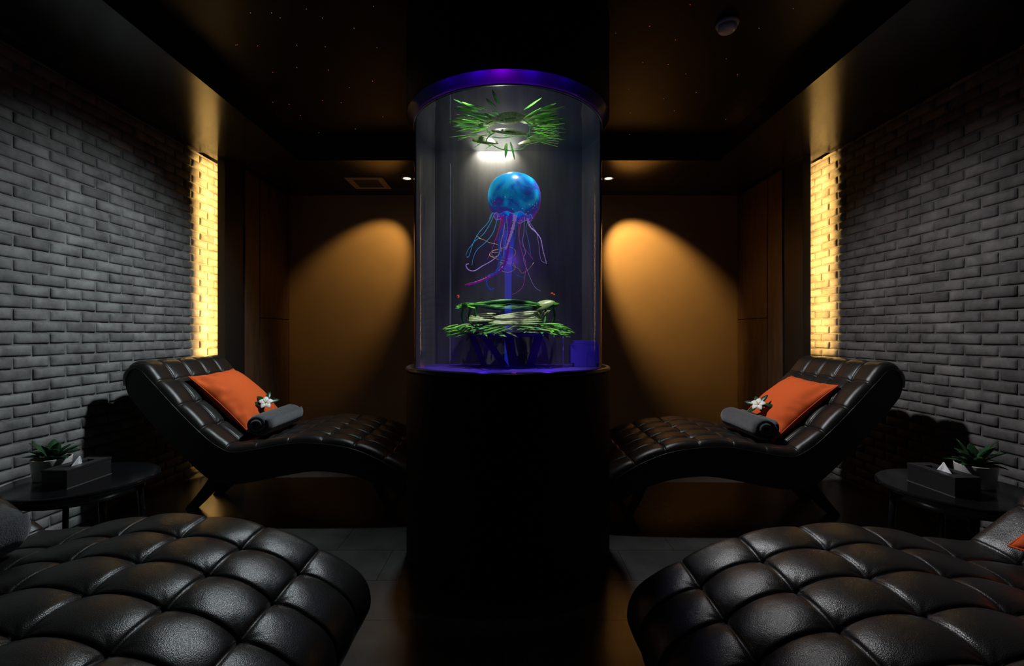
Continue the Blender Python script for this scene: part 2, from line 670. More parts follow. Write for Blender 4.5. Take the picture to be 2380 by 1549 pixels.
strip('light_strip', -1, -2.404, 0.25, ZS - 0.01,
      'warm golden light strip hidden behind the black jamb, washing the left grey brick wall', 370)
strip('light_strip', 1, 2.437, 1.02, ZS - 0.01,
      'warm golden light strip hidden behind the black jamb, washing the right brick wall', 480)


# ------------------------------------------------------------------ ceiling fittings
def downlight(loc, label):
    t = empty('recessed_downlight', loc, label, 'downlight', 'recessed spots in the rear soffit')
    bm = bmesh.new()
    lathe(bm, [(0.034, 0.001), (0.052, 0.0), (0.052, -0.006), (0.036, -0.008), (0.034, 0.001)], 40)
    obj('trim_ring', bm, M_WHITEPL, t, True)
    bm = bmesh.new()
    lathe(bm, [(0.034, -0.002), (0.020, -0.001), (0.0005, -0.001)], 40)
    obj('lens', bm, glow('warm_lens', (1.0, 0.75, 0.45), 9.0), t)
    return t


downlight((-0.99, 4.34, ZS - 0.0), 'small lit downlight in the rear ceiling, left of the fish tank column')
downlight((0.91, 4.34, ZS - 0.0), 'small lit downlight in the rear ceiling, right of the fish tank column')

t = empty('ceiling_vent', (-1.395, 4.485, ZS), 'square ceiling vent with a pale frame and dark centre at the rear left', 'vent')
bm = bmesh.new()
for a in ((-0.18, 0.18, -0.17, -0.115), (-0.18, 0.18, 0.115, 0.17), (-0.18, -0.12, -0.115, 0.115), (0.12, 0.18, -0.115, 0.115)):
    box(bm, a[0], a[1], a[2], a[3], -0.008, 0.0)
obj('frame', bm, M_VENT, t)
bm = bmesh.new()
for i in range(8):
    y = -0.105 + i * 0.03
    box(bm, -0.12, 0.12, y - 0.011, y + 0.011, -0.004, 0.0)
obj('grille', bm, M_VENTIN, t)

t = empty('smoke_detector', (1.122, 2.40, ZC), 'round white smoke detector on the dark ceiling, upper right', 'smoke detector')
bm = bmesh.new()
lathe(bm, [(0.001, 0), (0.056, 0), (0.058, -0.010), (0.054, -0.018), (0.001, -0.018)], 40)
obj('base', bm, M_WHITEPL, t, True)
bm = bmesh.new()
lathe(bm, [(0.046, -0.018), (0.047, -0.034), (0.040, -0.044), (0.022, -0.048), (0.001, -0.049)], 40)
obj('cover', bm, M_WHITEPL, t, True)

stars = [(552, 103), (582, 29), (631, 29), (712, 20), (749, 41), (823, 65), (868, 14), (548, 104), (599, 106), (690, 104), (756, 108),
         (876, 110), (690, 156), (634, 167), (763, 162), (866, 188), (634, 237), (672, 242), (750, 233), (793, 238),
         (812, 203), (890, 271), (826, 299), (741, 308), (698, 268), (1431, 76), (1510, 60), (1570, 92), (1494, 144), (1553, 149),
         (1594, 171), (1688, 136), (1764, 65), (1714, 173), (1461, 206), (1618, 214), (1543, 229), (1567, 257), (1687, 277),
         (1463, 312), (1465, 262), (1844, 19), (1604, 10)]
rs = random.Random(5)
s_red = None
for i, (px, py) in enumerate(stars):
    Y = (ZC - HC) * F / (CY - py)
    X = (px - CX) / F * Y
    if not (SL + 0.02 < X < SR - 0.02 and Y < SB - 0.02):
        continue
    if s_red is None:
        bm = bmesh.new()
        bmesh.ops.create_icosphere(bm, subdivisions=1, radius=0.0022)
        s_red = obj('star_light', bm, glow('star_red', (1.0, 0.16, 0.06), 0.55))
        bm = bmesh.new()
        bmesh.ops.create_icosphere(bm, subdivisions=1, radius=0.0019)
        s_wh = obj('star_light', bm, glow('star_white', (0.9, 0.7, 0.5), 0.28))
        s_red.location = (X, Y, ZC - 0.001)
        tag(s_red, 'tiny red point of light in the dark starry ceiling', 'ceiling light', 'red star points in the ceiling')
        s_wh.location = (X + 0.35, Y - 0.22, ZC - 0.001)
        tag(s_wh, 'tiny pale point of light in the dark starry ceiling', 'ceiling light', 'pale star points in the ceiling')
        continue
    o = (s_red if rs.random() < 0.55 else s_wh).copy()
    C.objects.link(o)
    o.location = (X, Y, ZC - 0.001)

# ------------------------------------------------------------------ the tank column
KX, KY = -0.021, 2.49
R0, RG = 0.536, 0.498
ZLIP = HC - 0.171
ZHOOD = HC + 1.129
ZW = HC + 1.072
tank = empty('aquarium_column', (KX, KY, 0), 'round black floor-to-ceiling column with a glowing clear fish tank in the middle', 'aquarium')
bm = bmesh.new()
lathe(bm, [(0.001, 0), (0.50, 0), (0.50, 0.03), (0.535, 0.03), (R0, 0.06), (R0, ZLIP - 0.03), (R0 - 0.002, ZLIP - 0.02),
           (0.50, ZLIP - 0.02), (0.50, ZLIP - 0.05), (0.001, ZLIP - 0.05)], 160)
obj('base', bm, M_COLUMN, tank, True)
bm = bmesh.new()
lathe(bm, [(0.504, ZLIP - 0.02), (0.540, ZLIP - 0.02), (0.541, ZLIP - 0.012), (0.536, ZLIP - 0.003), (0.504, ZLIP)], 160, close=True)
obj('lip', bm, M_LIP, tank, True)
bm = bmesh.new()
lathe(bm, [(0.46, ZC + 0.02), (R0, ZC + 0.02), (R0, ZHOOD), (R0 - 0.008, ZHOOD), (R0 - 0.008, ZHOOD + 0.25), (0.46, ZHOOD + 0.25)], 160)
lathe(bm, [(0.001, ZHOOD + 0.25), (R0 - 0.008, ZHOOD + 0.25)], 160)
lathe(bm, [(0.496, ZW + 0.012), (0.496, ZHOOD + 0.25), (0.492, ZHOOD + 0.25), (0.492, ZW + 0.012)], 160, close=True)
obj('hood', bm, M_COLUMN, tank, True)


def violet_diffuser():
    m = bpy.data.materials.new('violet_diffuser')
    m.use_nodes = True
    N, L = m.node_tree.nodes, m.node_tree.links
    N.clear()
    out = N.new('ShaderNodeOutputMaterial')
    tr = N.new('ShaderNodeBsdfTranslucent')
    tr.inputs[0].default_value = (0.25, 0.03, 0.8, 1)
    df = N.new('ShaderNodeBsdfPrincipled')
    df.inputs['Base Color'].default_value = (0.01, 0.003, 0.05, 1)
    df.inputs['Roughness'].default_value = 0.3
    n = N.new('ShaderNodeTexNoise')
    n.inputs['Scale'].default_value = 9
    tc = N.new('ShaderNodeTexCoord')
    L.new(tc.outputs['Object'], n.inputs['Vector'])
    mr = N.new('ShaderNodeMapRange')
    mr.inputs['To Min'].default_value = 0.25
    mr.inputs['To Max'].default_value = 0.6
    L.new(n.outputs['Fac'], mr.inputs['Value'])
    mx = N.new('ShaderNodeMixShader')
    L.new(mr.outputs[0], mx.inputs[0])
    L.new(tr.outputs[0], mx.inputs[1])
    L.new(df.outputs[0], mx.inputs[2])
    L.new(mx.outputs[0], out.inputs[0])
    return m


bm = bmesh.new()
lathe(bm, [(R0 - 0.003, ZHOOD), (0.499, ZW + 0.006)], 160)
obj('light_ring', bm, violet_diffuser(), tank, True)
for (dx, col, e) in ((-0.02, (0.75, 0.02, 0.9), 0.030), (-0.12, (0.12, 0.01, 1.0), 0.016), (0.10, (0.12, 0.01, 1.0), 0.016),
                     (-0.25, (0.10, 0.01, 1.0), 0.005), (0.25, (0.10, 0.01, 1.0), 0.004)):
    yy = KY - math.sqrt(0.513 ** 2 - dx * dx)
    add_light('violet_ring_led', 'POINT', (KX + dx - 0.0, yy, ZHOOD + 0.03), e * 4, col, size=0.008)

# clear acrylic cylinder
bm = bmesh.new()
lathe(bm, [(RG, ZLIP - 0.02), (RG, ZW + 0.03)], 200)
obj('acrylic_wall', bm, M_ACRYL, tank, True)
bm = bmesh.new()
lathe(bm, [(RG + 0.001, ZW + 0.001), (RG + 0.003, ZW + 0.003), (RG + 0.003, ZW + 0.007), (RG + 0.001, ZW + 0.009)], 160, close=True)
obj('rim_seam', bm, pm('pale_seam', (0.35, 0.33, 0.36), 0.3, noise_scale=5, noise_amt=0.05), tank, True)
# grey panel added for the haze behind: curved sides and flat rear
YP = 0.225
hc_ = math.sqrt(0.49 ** 2 - YP ** 2)
bm = bmesh.new()
pts = []
a_end = math.atan2(YP, hc_)
for i in range(25):
    a = -0.28 + (a_end + 0.28) * i / 24
    pts.append((0.49 * math.cos(a), 0.49 * math.sin(a)))
pts += [(-x, y) for x, y in pts[::-1]]
vs = [[bm.verts.new((x, y, z)) for z in (ZLIP - 0.02, ZW + 0.02)] for x, y in pts]
for a, b in zip(vs, vs[1:]):
    bm.faces.new((a[0], b[0], b[1], a[1]))
bo = obj('haze_panel', bm, M_HAZE, tank)
md = bo.modifiers.new('thick', 'SOLIDIFY')
md.thickness = 0.004
# tank floor, its violet glow put into the colour
bm = bmesh.new()
lathe(bm, [(0.001, ZLIP - 0.012), (0.485, ZLIP - 0.012)], 96)
obj('tank_floor', bm, pm('tank_floor_violet_glow', (0.08, 0.03, 0.5), 0.5, noise_scale=10, noise_amt=0.2), tank, True)
# water surface
bm = bmesh.new()
lathe(bm, [(0.001, ZW), (0.1, ZW), (0.2, ZW), (0.3, ZW), (0.4, ZW), (RG - 0.004, ZW)], 96)
obj('water_surface', bm, M_WATER, tank, True)
# bubble tube glowing blue
bm = bmesh.new()
lathe(bm, [(0.021, ZLIP - 0.01), (0.019, HC + 0.02), (0.018, HC + 0.30), (0.030, HC + 0.45), (0.030, HC + 0.58)], 32)
tb = obj('bubble_tube', bm, None, tank, True)
mt = bpy.data.materials.new('blue_glowing_tube')
mt.use_nodes = True
N, L = mt.node_tree.nodes, mt.node_tree.links
N.clear()
out = N.new('ShaderNodeOutputMaterial')
e = N.new('ShaderNodeEmission')
e.inputs[0].default_value = (0.03, 0.05, 1.0, 1)
e.inputs[1].default_value = 0.10
trn = N.new('ShaderNodeBsdfTransparent')
ad = N.new('ShaderNodeAddShader')
L.new(e.outputs[0], ad.inputs[0])
L.new(trn.outputs[0], ad.inputs[1])
L.new(ad.outputs[0], out.inputs[0])
tb.data.materials.append(mt)
tb.location = (0.0, 0.06, 0)
# thin pale rods standing in for highlight lines on the glass
for (px, y0, y1, Y) in ((1046, 380, 800, 2.60), (1309, 770, 858, 2.45)):
    p0 = at(px, y1, Y)
    bm = bmesh.new()
    z1 = HC - (y0 - CY) / F * Y
    lathe(bm, [(0.003, ZLIP - 0.01), (0.003, z1)], 16, p0.x - KX, p0.y - KY)
    obj('highlight_rod', bm, pm('pale_highlight', (0.45, 0.45, 0.5), 0.2, noise_scale=5, noise_amt=0.1), tank, True)
# violet filter box
p0 = at(1326, 792, 2.48)
bm = bmesh.new()
box(bm, p0.x - KX, p0.x - KX + 0.16, -0.02, 0.07, ZLIP - 0.01, p0.z)
bmesh.ops.bevel(bm, geom=[e_ for e_ in bm.edges if abs(e_.verts[0].co.y - e_.verts[1].co.y) > 0.02], offset=0.02, segments=4, affect='EDGES')
obj('filter_box', bm, pm('violet_plastic', (0.10, 0.05, 0.55), 0.35, noise_scale=5, noise_amt=0.1), tank)

# violet base lamps, and unseen fills added to brighten the tank
al = add_light('tank_streak_fill', 'AREA', (KX - 0.075, KY + 0.190, ZW + 0.02), 1.3, (1.0, 1.0, 0.86),
               (KX - 0.075, KY + 0.225, ZW - 0.05))  # added lamp that makes the white streak on the back panel
al.data.shape = 'RECTANGLE'
al.data.spread = math.radians(110)
al.data.size = 0.22
al.data.size_y = 0.02
add_light('tank_fill', 'POINT', (KX - 0.05, KY + 0.12, ZHOOD + 0.20), 4.5, (1.0, 0.97, 0.80), size=0.03)  # added overall fill for the tank
add_light('tank_jelly_fill', 'SPOT', (KX + 0.10, KY - 0.40, ZHOOD + 0.16), 15, (0.75, 0.87, 1.0),
          (KX + 0.02, KY - 0.20, HC + 0.5), 0.02, 46, 0.6)  # added to brighten the jellyfish
for sx in (-1, 1):
    add_light('tank_plant_fill', 'SPOT', (KX + 0.26 * sx, KY - 0.38, ZHOOD + 0.20), 60, (0.95, 1.0, 0.85),
              (KX + 0.13 * sx, KY - 0.08, HC + 0.0), 0.02, 26, 0.9)  # added to brighten the lower leaves
for sx in (-1, 1):
    add_light('tank_up_fill', 'SPOT', (KX + 0.33 * sx, KY - 0.22, HC + 0.50), 7, (1.0, 1.0, 0.85),
              (KX + 0.04 * sx, KY - 0.10, ZW), 0.02, 56, 0.8)  # added under the floating leaves to light their undersides
add_light('tank_violet_left', 'POINT', (KX - 0.12, KY - 0.33, ZLIP + 0.06), 0.22, (0.12, 0.01, 1.0), size=0.02)
add_light('tank_violet_right', 'POINT', (KX + 0.20, KY - 0.22, ZLIP + 0.07), 0.22, (0.12, 0.01, 1.0), size=0.02)
add_light('tank_violet_back', 'POINT', (KX + 0.02, KY + 0.1, HC + 0.02), 0.10, (0.14, 0.02, 1.0), size=0.03)
add_light('tank_violet_fill', 'POINT', (KX + 0.02, KY + 0.08, HC + 0.45), 0.40, (0.25, 0.08, 1.0), size=0.03)  # added mid-water for the violet tint around the tentacles
add_light('tank_magenta', 'POINT', (KX + 0.03, KY - 0.44, ZLIP + 0.012), 0.006, (0.9, 0.02, 0.5), size=0.01)


# ------------------------------------------------------------------ jellyfish
def jelly_mat():
    m, nt, N, L, b = nodes_of('jellyfish_silicone')
    tc = N.new('ShaderNodeTexCoord')
    n = N.new('ShaderNodeTexNoise')
    n.inputs['Scale'].default_value = 9
    n.inputs['Detail'].default_value = 5
    n.inputs['Distortion'].default_value = 0.6
    L.new(tc.outputs['Object'], n.inputs['Vector'])
    sp = N.new('ShaderNodeSeparateXYZ')
    L.new(tc.outputs['Object'], sp.inputs[0])
    # colour drifts from turquoise crown to blue and purple skirt, purple on the right flank
    mr = N.new('ShaderNodeMapRange')
    mr.inputs['From Min'].default_value = 0.06
    mr.inputs['From Max'].default_value = -0.10
    mr.inputs['To Min'].default_value = -0.42
    mr.inputs['To Max'].default_value = 0.30
    L.new(sp.outputs['Z'], mr.inputs['Value'])
    mr2 = N.new('ShaderNodeMapRange')
    mr2.inputs['From Min'].default_value = 0.04
    mr2.inputs['From Max'].default_value = 0.14
    mr2.inputs['To Min'].default_value = 0.0
    mr2.inputs['To Max'].default_value = 0.30
    L.new(sp.outputs['X'], mr2.inputs['Value'])
    a1 = N.new('ShaderNodeMath')
    st = N.new('ShaderNodeMapRange')
    st.clamp = False
    st.inputs['To Min'].default_value = -0.75
    st.inputs['To Max'].default_value = 1.75
    L.new(n.outputs['Fac'], st.inputs['Value'])
    L.new(st.outputs[0], a1.inputs[0])
    L.new(mr.outputs[0], a1.inputs[1])
    a2 = N.new('ShaderNodeMath')
    L.new(a1.outputs[0], a2.inputs[0])
    L.new(mr2.outputs[0], a2.inputs[1])
    r = N.new('ShaderNodeValToRGB')
    cr = r.color_ramp
    cr.elements[0].position = 0.18
    cr.elements[0].color = (0.02, 0.55, 0.95, 1)
    cr.elements[1].position = 0.95
    cr.elements[1].color = (0.45, 0.03, 0.45, 1)
    for p, c in ((0.38, (0.01, 0.32, 0.85, 1)), (0.55, (0.02, 0.12, 0.55, 1)), (0.66, (0.12, 0.05, 0.45, 1)),
                 (0.76, (0.05, 0.09, 0.55, 1))):
        el = cr.elements.new(p)
        el.color = c
    L.new(a2.outputs[0], r.inputs['Fac'])
    v = N.new('ShaderNodeTexVoronoi')
    v.inputs['Scale'].default_value = 55
    L.new(tc.outputs['Object'], v.inputs['Vector'])
    lt = N.new('ShaderNodeMath')
    lt.operation = 'LESS_THAN'
    lt.inputs[1].default_value = 0.16
    L.new(v.outputs['Distance'], lt.inputs[0])
    lz = N.new('ShaderNodeMath')
    lz.operation = 'LESS_THAN'
    lz.inputs[1].default_value = -0.015
    L.new(sp.outputs['Z'], lz.inputs[0])
    mu = N.new('ShaderNodeMath')
    mu.operation = 'MULTIPLY'
    L.new(lt.outputs[0], mu.inputs[0])
    L.new(lz.outputs[0], mu.inputs[1])
    mx = N.new('ShaderNodeMix')
    mx.data_type = 'RGBA'
    L.new(mu.outputs[0], mx.inputs[0])
    L.new(r.outputs['Color'], mx.inputs[6])
    mx.inputs[7].default_value = (0.6, 0.75, 0.9, 1)
    L.new(mx.outputs[2], b.inputs['Base Color'])
    b.inputs['Roughness'].default_value = 0.3
    b.inputs['Subsurface Weight'].default_value = 0.3
    b.inputs['Subsurface Radius'].default_value = (0.02, 0.03, 0.05)
    b.inputs['Coat Weight'].default_value = 0.6
    b.inputs['Coat Roughness'].default_value = 0.15
    # emission added in the bell's own colour, to brighten it
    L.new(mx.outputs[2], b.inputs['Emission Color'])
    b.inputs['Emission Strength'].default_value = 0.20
    return m


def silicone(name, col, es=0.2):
    return pm(name, col, 0.35, noise_scale=30, noise_amt=0.35, emis=col, estr=es)  # weak emission in the same colour makes the strands stand out


JY = 2.26
jc = at(1195, 462, JY)
jelly = empty('jellyfish', jc, 'blue and purple jellyfish with a domed bell and trailing tentacles inside the tank', 'jellyfish')
jelly.rotation_euler = (0, math.radians(3), 0)
bm = bmesh.new()
sj = JY / F
prof = [(0.001, 56), (16, 55.5), (33, 51), (47, 42), (57, 28), (62.5, 13), (63.5, 0), (62, -13), (57, -25), (51, -33), (48, -40), (46, -43),
        (43, -40), (46, -28), (52, -10), (50, 14), (38, 33), (20, 43), (0.001, 46)]
rings = lathe(bm, [(r * sj, z * sj) for r, z in prof], 72)
for ring, (r, z) in zip(rings, prof):
    for i, v in enumerate(ring):
        a = 2 * PI * i / 72
        k = max(0, (-z - 20) / 23.0)
        v.co.z += k * 0.006 * math.sin(a * 9) + 0.004 * noise.noise(v.co * 14)
        v.co += Vector((v.co.x, v.co.y, 0)).normalized() * 0.006 * noise.noise(v.co * 11 + Vector((3, 0, 0))) if r > 1 else Vector((0, 0, 0))
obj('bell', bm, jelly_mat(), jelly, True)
# pale rim cord
bm = bmesh.new()
pts = []
for i in range(73):
    a = 2 * PI * i / 72
    pts.append(Vector((46 * sj * math.cos(a), 46 * sj * math.sin(a), -43 * sj + 0.006 * math.sin(a * 9))))
tube(bm, pts, 0.0013, 6, False)
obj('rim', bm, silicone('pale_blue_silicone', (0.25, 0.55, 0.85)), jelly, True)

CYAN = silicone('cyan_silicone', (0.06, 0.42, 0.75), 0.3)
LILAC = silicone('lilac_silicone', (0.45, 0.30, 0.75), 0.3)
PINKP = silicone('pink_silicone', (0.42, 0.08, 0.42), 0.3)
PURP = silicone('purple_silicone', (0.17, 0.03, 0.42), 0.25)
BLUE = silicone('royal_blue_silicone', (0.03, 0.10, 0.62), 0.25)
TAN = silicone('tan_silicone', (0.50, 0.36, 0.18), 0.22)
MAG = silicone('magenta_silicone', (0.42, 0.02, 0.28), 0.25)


def tentacle(name, pix, r0, r1, mat, dy=0.0, dy1=None, curl=0.0, n=10, seg=6, label=None, lump=0.0):
    dy1 = dy if dy1 is None else dy1
    P = []
    for i, (x, y) in enumerate(pix):
        f = i / (len(pix) - 1)
        P.append(at(x, y, JY + dy + (dy1 - dy) * f) - jc)
    Q = catmull(P, n)
    m = len(Q)
    rad = []
    for i in range(m):
        f = i / (m - 1)
        r = r0 + (r1 - r0) * f
        if lump:
            r *= 1 + lump * noise.noise(Vector((i * 0.9, r0 * 900, 0)))
        rad.append(max(r, 0.0004))
    for i in range(m):
        Q[i] += Vector((0, curl * math.sin(i * 0.35), 0))
    bm = bmesh.new()
    tube(bm, Q, rad, seg)
    o = obj(name, bm, mat, jelly, True)
    if label:
        o['label'] = label
    return o


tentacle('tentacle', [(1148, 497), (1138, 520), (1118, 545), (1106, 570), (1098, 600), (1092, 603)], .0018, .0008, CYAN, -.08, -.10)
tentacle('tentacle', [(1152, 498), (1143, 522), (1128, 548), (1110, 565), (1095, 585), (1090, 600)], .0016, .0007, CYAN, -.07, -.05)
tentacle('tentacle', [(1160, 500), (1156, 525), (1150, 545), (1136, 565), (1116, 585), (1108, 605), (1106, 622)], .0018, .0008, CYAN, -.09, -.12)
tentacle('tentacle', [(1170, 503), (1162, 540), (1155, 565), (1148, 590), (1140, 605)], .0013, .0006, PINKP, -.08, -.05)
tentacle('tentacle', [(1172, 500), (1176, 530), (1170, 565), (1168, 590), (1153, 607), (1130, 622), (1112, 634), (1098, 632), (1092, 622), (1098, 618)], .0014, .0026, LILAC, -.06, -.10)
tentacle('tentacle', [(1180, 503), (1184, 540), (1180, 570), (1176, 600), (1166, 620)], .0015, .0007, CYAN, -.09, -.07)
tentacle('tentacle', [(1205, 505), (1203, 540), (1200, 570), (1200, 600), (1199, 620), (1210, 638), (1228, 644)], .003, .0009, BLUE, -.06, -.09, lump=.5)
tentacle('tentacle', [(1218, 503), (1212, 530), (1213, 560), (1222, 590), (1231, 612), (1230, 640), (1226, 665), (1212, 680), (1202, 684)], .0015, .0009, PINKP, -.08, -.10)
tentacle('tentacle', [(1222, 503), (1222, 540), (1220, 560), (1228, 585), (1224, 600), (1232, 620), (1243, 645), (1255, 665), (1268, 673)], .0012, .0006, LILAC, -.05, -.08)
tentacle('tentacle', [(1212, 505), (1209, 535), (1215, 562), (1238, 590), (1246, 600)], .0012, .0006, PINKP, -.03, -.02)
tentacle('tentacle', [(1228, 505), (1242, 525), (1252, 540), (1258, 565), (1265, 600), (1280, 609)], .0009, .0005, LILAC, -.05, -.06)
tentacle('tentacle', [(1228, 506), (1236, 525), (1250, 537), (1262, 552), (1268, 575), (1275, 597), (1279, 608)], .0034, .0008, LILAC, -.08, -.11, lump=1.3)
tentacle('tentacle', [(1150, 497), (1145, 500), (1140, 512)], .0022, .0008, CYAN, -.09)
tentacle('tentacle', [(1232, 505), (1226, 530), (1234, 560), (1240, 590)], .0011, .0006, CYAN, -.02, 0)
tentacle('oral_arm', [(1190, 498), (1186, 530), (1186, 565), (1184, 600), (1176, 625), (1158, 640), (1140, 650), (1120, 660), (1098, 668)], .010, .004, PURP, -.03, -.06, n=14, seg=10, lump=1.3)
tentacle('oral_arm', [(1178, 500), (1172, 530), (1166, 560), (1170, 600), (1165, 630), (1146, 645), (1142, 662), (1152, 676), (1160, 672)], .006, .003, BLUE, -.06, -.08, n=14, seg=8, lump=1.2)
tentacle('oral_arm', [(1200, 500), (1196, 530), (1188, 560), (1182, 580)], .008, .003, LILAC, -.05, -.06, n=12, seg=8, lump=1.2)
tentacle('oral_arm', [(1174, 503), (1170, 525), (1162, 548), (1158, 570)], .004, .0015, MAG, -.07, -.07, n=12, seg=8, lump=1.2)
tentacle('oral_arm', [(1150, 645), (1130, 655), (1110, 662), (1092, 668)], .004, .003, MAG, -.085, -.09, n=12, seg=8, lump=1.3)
# curling tan ribbons
spir = [(1112, 552), (1125, 560), (1140, 565), (1158, 570), (1170, 575), (1172, 585), (1160, 588), (1150, 592), (1155, 600), (1168, 596)]
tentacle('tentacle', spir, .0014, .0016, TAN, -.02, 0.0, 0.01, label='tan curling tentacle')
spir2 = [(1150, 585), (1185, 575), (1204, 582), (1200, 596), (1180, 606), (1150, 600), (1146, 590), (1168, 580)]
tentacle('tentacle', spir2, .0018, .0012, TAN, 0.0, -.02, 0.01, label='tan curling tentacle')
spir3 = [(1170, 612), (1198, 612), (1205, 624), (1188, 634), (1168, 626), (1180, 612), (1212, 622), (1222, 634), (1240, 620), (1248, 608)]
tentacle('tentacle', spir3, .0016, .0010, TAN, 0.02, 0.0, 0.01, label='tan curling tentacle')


# ------------------------------------------------------------------ plants in the tank
def leaf_into(bm, base, dirv, length, width, bend=0.2, up=Vector((0, 0, 1)), seg=6, mi=0, fold=0.15):
    d = Vector(dirv).normalized()
    side = d.cross(up)
    if side.length < 1e-3:
        side = d.cross(Vector((1, 0, 0)))
    side.normalize()
    nrm = side.cross(d).normalized()
    rows = []
    for i in range(seg + 1):
        f = i / seg
        c = Vector(base) + d * (length * f) - nrm * (bend * length * f * f)
        w = width * (math.sin(PI * min(1, f * 0.92 + 0.06)) ** 0.8) * 0.5 + 0.0006
        if f == 1:
            w = 0.0006
        rows.append((bm.verts.new(c - side * w + nrm * fold * w), bm.verts.new(c), bm.verts.new(c + side * w + nrm * fold * w)))
    for a, b in zip(rows, rows[1:]):
        for k in (0, 1):
            f_ = bm.faces.new((a[k], a[k + 1], b[k + 1], b[k]))
            f_.smooth = True
            f_.material_index = mi


G1 = pm('bright_green_leaf', (0.20, 0.60, 0.06), 0.35, noise_scale=20, noise_amt=0.5)
G2 = pm('pale_green_leaf', (0.34, 0.44, 0.18), 0.35, noise_scale=18, noise_amt=0.35, stretch=(5, 1, 5))
G3 = pm('deep_green_leaf', (0.06, 0.30, 0.06), 0.4, noise_scale=20, noise_amt=0.5)


def thicken(o, t=0.0015):
    md = o.modifiers.new('thick', 'SOLIDIFY')
    md.thickness = t
    return o


rp = random.Random(3)
# floating plants right under the water surface
fl = empty('floating_plant', (KX, KY, ZW), 'tangle of bright green leaves floating just under the water at the top of the tank', 'plant')
bm = bmesh.new()
for i in range(46):
    a = rp.uniform(0, 2 * PI)
    rr = rp.uniform(0.10, 0.19)
    if i > 15:
        a = rp.choice([rp.uniform(-0.75, 0.45), PI + rp.uniform(-0.45, 0.75)])
    sgn = 1 if math.cos(a) > 0 else -1
    base = Vector((rr * math.cos(a) * 1.05, rr * math.sin(a) * 0.95 - 0.11, -0.012 - rp.random() * 0.03))
    d = Vector((math.cos(a) * 1.5, math.sin(a) * 0.9 + rp.uniform(-.3, .3), rp.uniform(-0.35, 0.1)))
    leaf_into(bm, base, d, rp.uniform(0.08, 0.14), rp.uniform(0.008, 0.02), 0.05, Vector((0, -0.3, 1)), 5, rp.choice([0, 0, 2]))
# palm fan at the right
for i in range(9):
    an = math.radians(-32 + i * 9)
    leaf_into(bm, (0.10, -0.06, -0.045), (math.cos(an), -0.15, math.sin(an) * 0.5), 0.17, 0.013, 0.02, Vector((0, -0.6, 1)), 5, i % 2)
thicken(obj('foliage', bm, [G1, G2, G3], fl))
bm = bmesh.new()
leaf_into(bm, (-0.085, -0.12, -0.03), (0.19, 0.0, -0.012), 0.19, 0.060, 0.05, Vector((0, -0.75, 0.6)), 8, 0)
leaf_into(bm, (-0.19, -0.05, -0.05), (0.13, 0.0, -0.004), 0.14, 0.07, 0.1, Vector((0, -0.75, 0.6)), 8, 0)
leaf_into(bm, (0.05, -0.04, -0.07), (0.13, -0.04, 0.02), 0.13, 0.05, 0.1, Vector((0, -0.75, 0.6)), 8, 0)
thicken(obj('broad_leaf', bm, [G2], fl))['label'] = 'broad pale green leaves'
bm = bmesh.new()
for k in range(3):
    a = k * 2.1 + 0.4
    tube(bm, catmull([(0.12 * math.cos(a + j * 0.5), 0.12 * math.sin(a + j * 0.5), -0.03 - 0.01 * math.sin(j)) for j in range(5)], 6), 0.003, 6)
obj('stem', bm, G3, fl, True)

# planted wreath lower down
wr = empty('aquatic_plant', (KX, KY, ZLIP - 0.01), 'ring of green leaves and pale blades on dark posts near the bottom of the tank', 'plant')
bz = HC - (ZLIP - 0.01)
bm = bmesh.new()
for i in range(120):
    a = 2 * PI * i / 120 + rp.uniform(-.06, .06)
    rr = rp.uniform(0.19, 0.25)
    z = bz + rp.uniform(0.0, 0.05)
    base = Vector((rr * math.cos(a) * 1.08, rr * math.sin(a) * 0.8, z))
    tdir = Vector((-math.sin(a), math.cos(a) * 0.6, 0)) * rp.choice((-1, 1))
    d = tdir * 0.9 + Vector((math.cos(a) * 0.8, math.sin(a) * 0.5, rp.uniform(-0.25, 0.15)))
    leaf_into(bm, base, d, rp.uniform(0.07, 0.13), rp.uniform(0.010, 0.020), 0.15, Vector((0, -0.4, 1)), 5, rp.choice([0, 0, 0, 2, 2, 1]))
for sx in (-1, 1):
    for i in range(14):
        leaf_into(bm, (sx * 0.22, -0.06, bz + rp.uniform(-0.005, 0.045)), (sx, rp.uniform(-.6, .3), rp.uniform(-0.35, 0.10)),
                  rp.uniform(0.06, 0.12), rp.uniform(0.006, 0.012), 0.1, Vector((0, -0.4, 1)), 5, rp.choice([0, 0, 2]))
thicken(obj('foliage', bm, [G1, G2, G3], wr))
bm = bmesh.new()
pts = []
for i in range(41):
    a = 2 * PI * i / 40
    pts.append(Vector((0.245 * math.cos(a), 0.17 * math.sin(a) + 0.02, bz + 0.150 + 0.012 * math.sin(3 * a))))
tube(bm, pts, 0.011, 8, False)
for a in (0.15, 0.6, 2.6, 3.0, 4.0, 5.4):
    p1 = Vector((0.245 * math.cos(a), 0.17 * math.sin(a) + 0.02, bz + 0.15))
    tube(bm, catmull([p1, p1 + Vector((0.012 * math.cos(a), 0, -0.05)), p1 + Vector((0.0, -0.02, -0.10))], 5), 0.007, 8)
obj('hoop', bm, G3, wr, True)
bm = bmesh.new()
for i in range(34):
    a = 2 * PI * i / 34
    base = Vector((0.245 * math.cos(a), 0.17 * math.sin(a) + 0.02, bz + 0.152))
    d = Vector((-math.sin(a), math.cos(a) * 0.6, rp.uniform(-0.1, 0.16)))
    leaf_into(bm, base, d, rp.uniform(0.07, 0.12), rp.uniform(0.018, 0.034), 0.12, Vector((0, -0.7, 1)), 5, rp.choice([0, 0, 2]))
thicken(obj('hoop_leaves', bm, [G1, G2, G3], wr))
bm = bmesh.new()
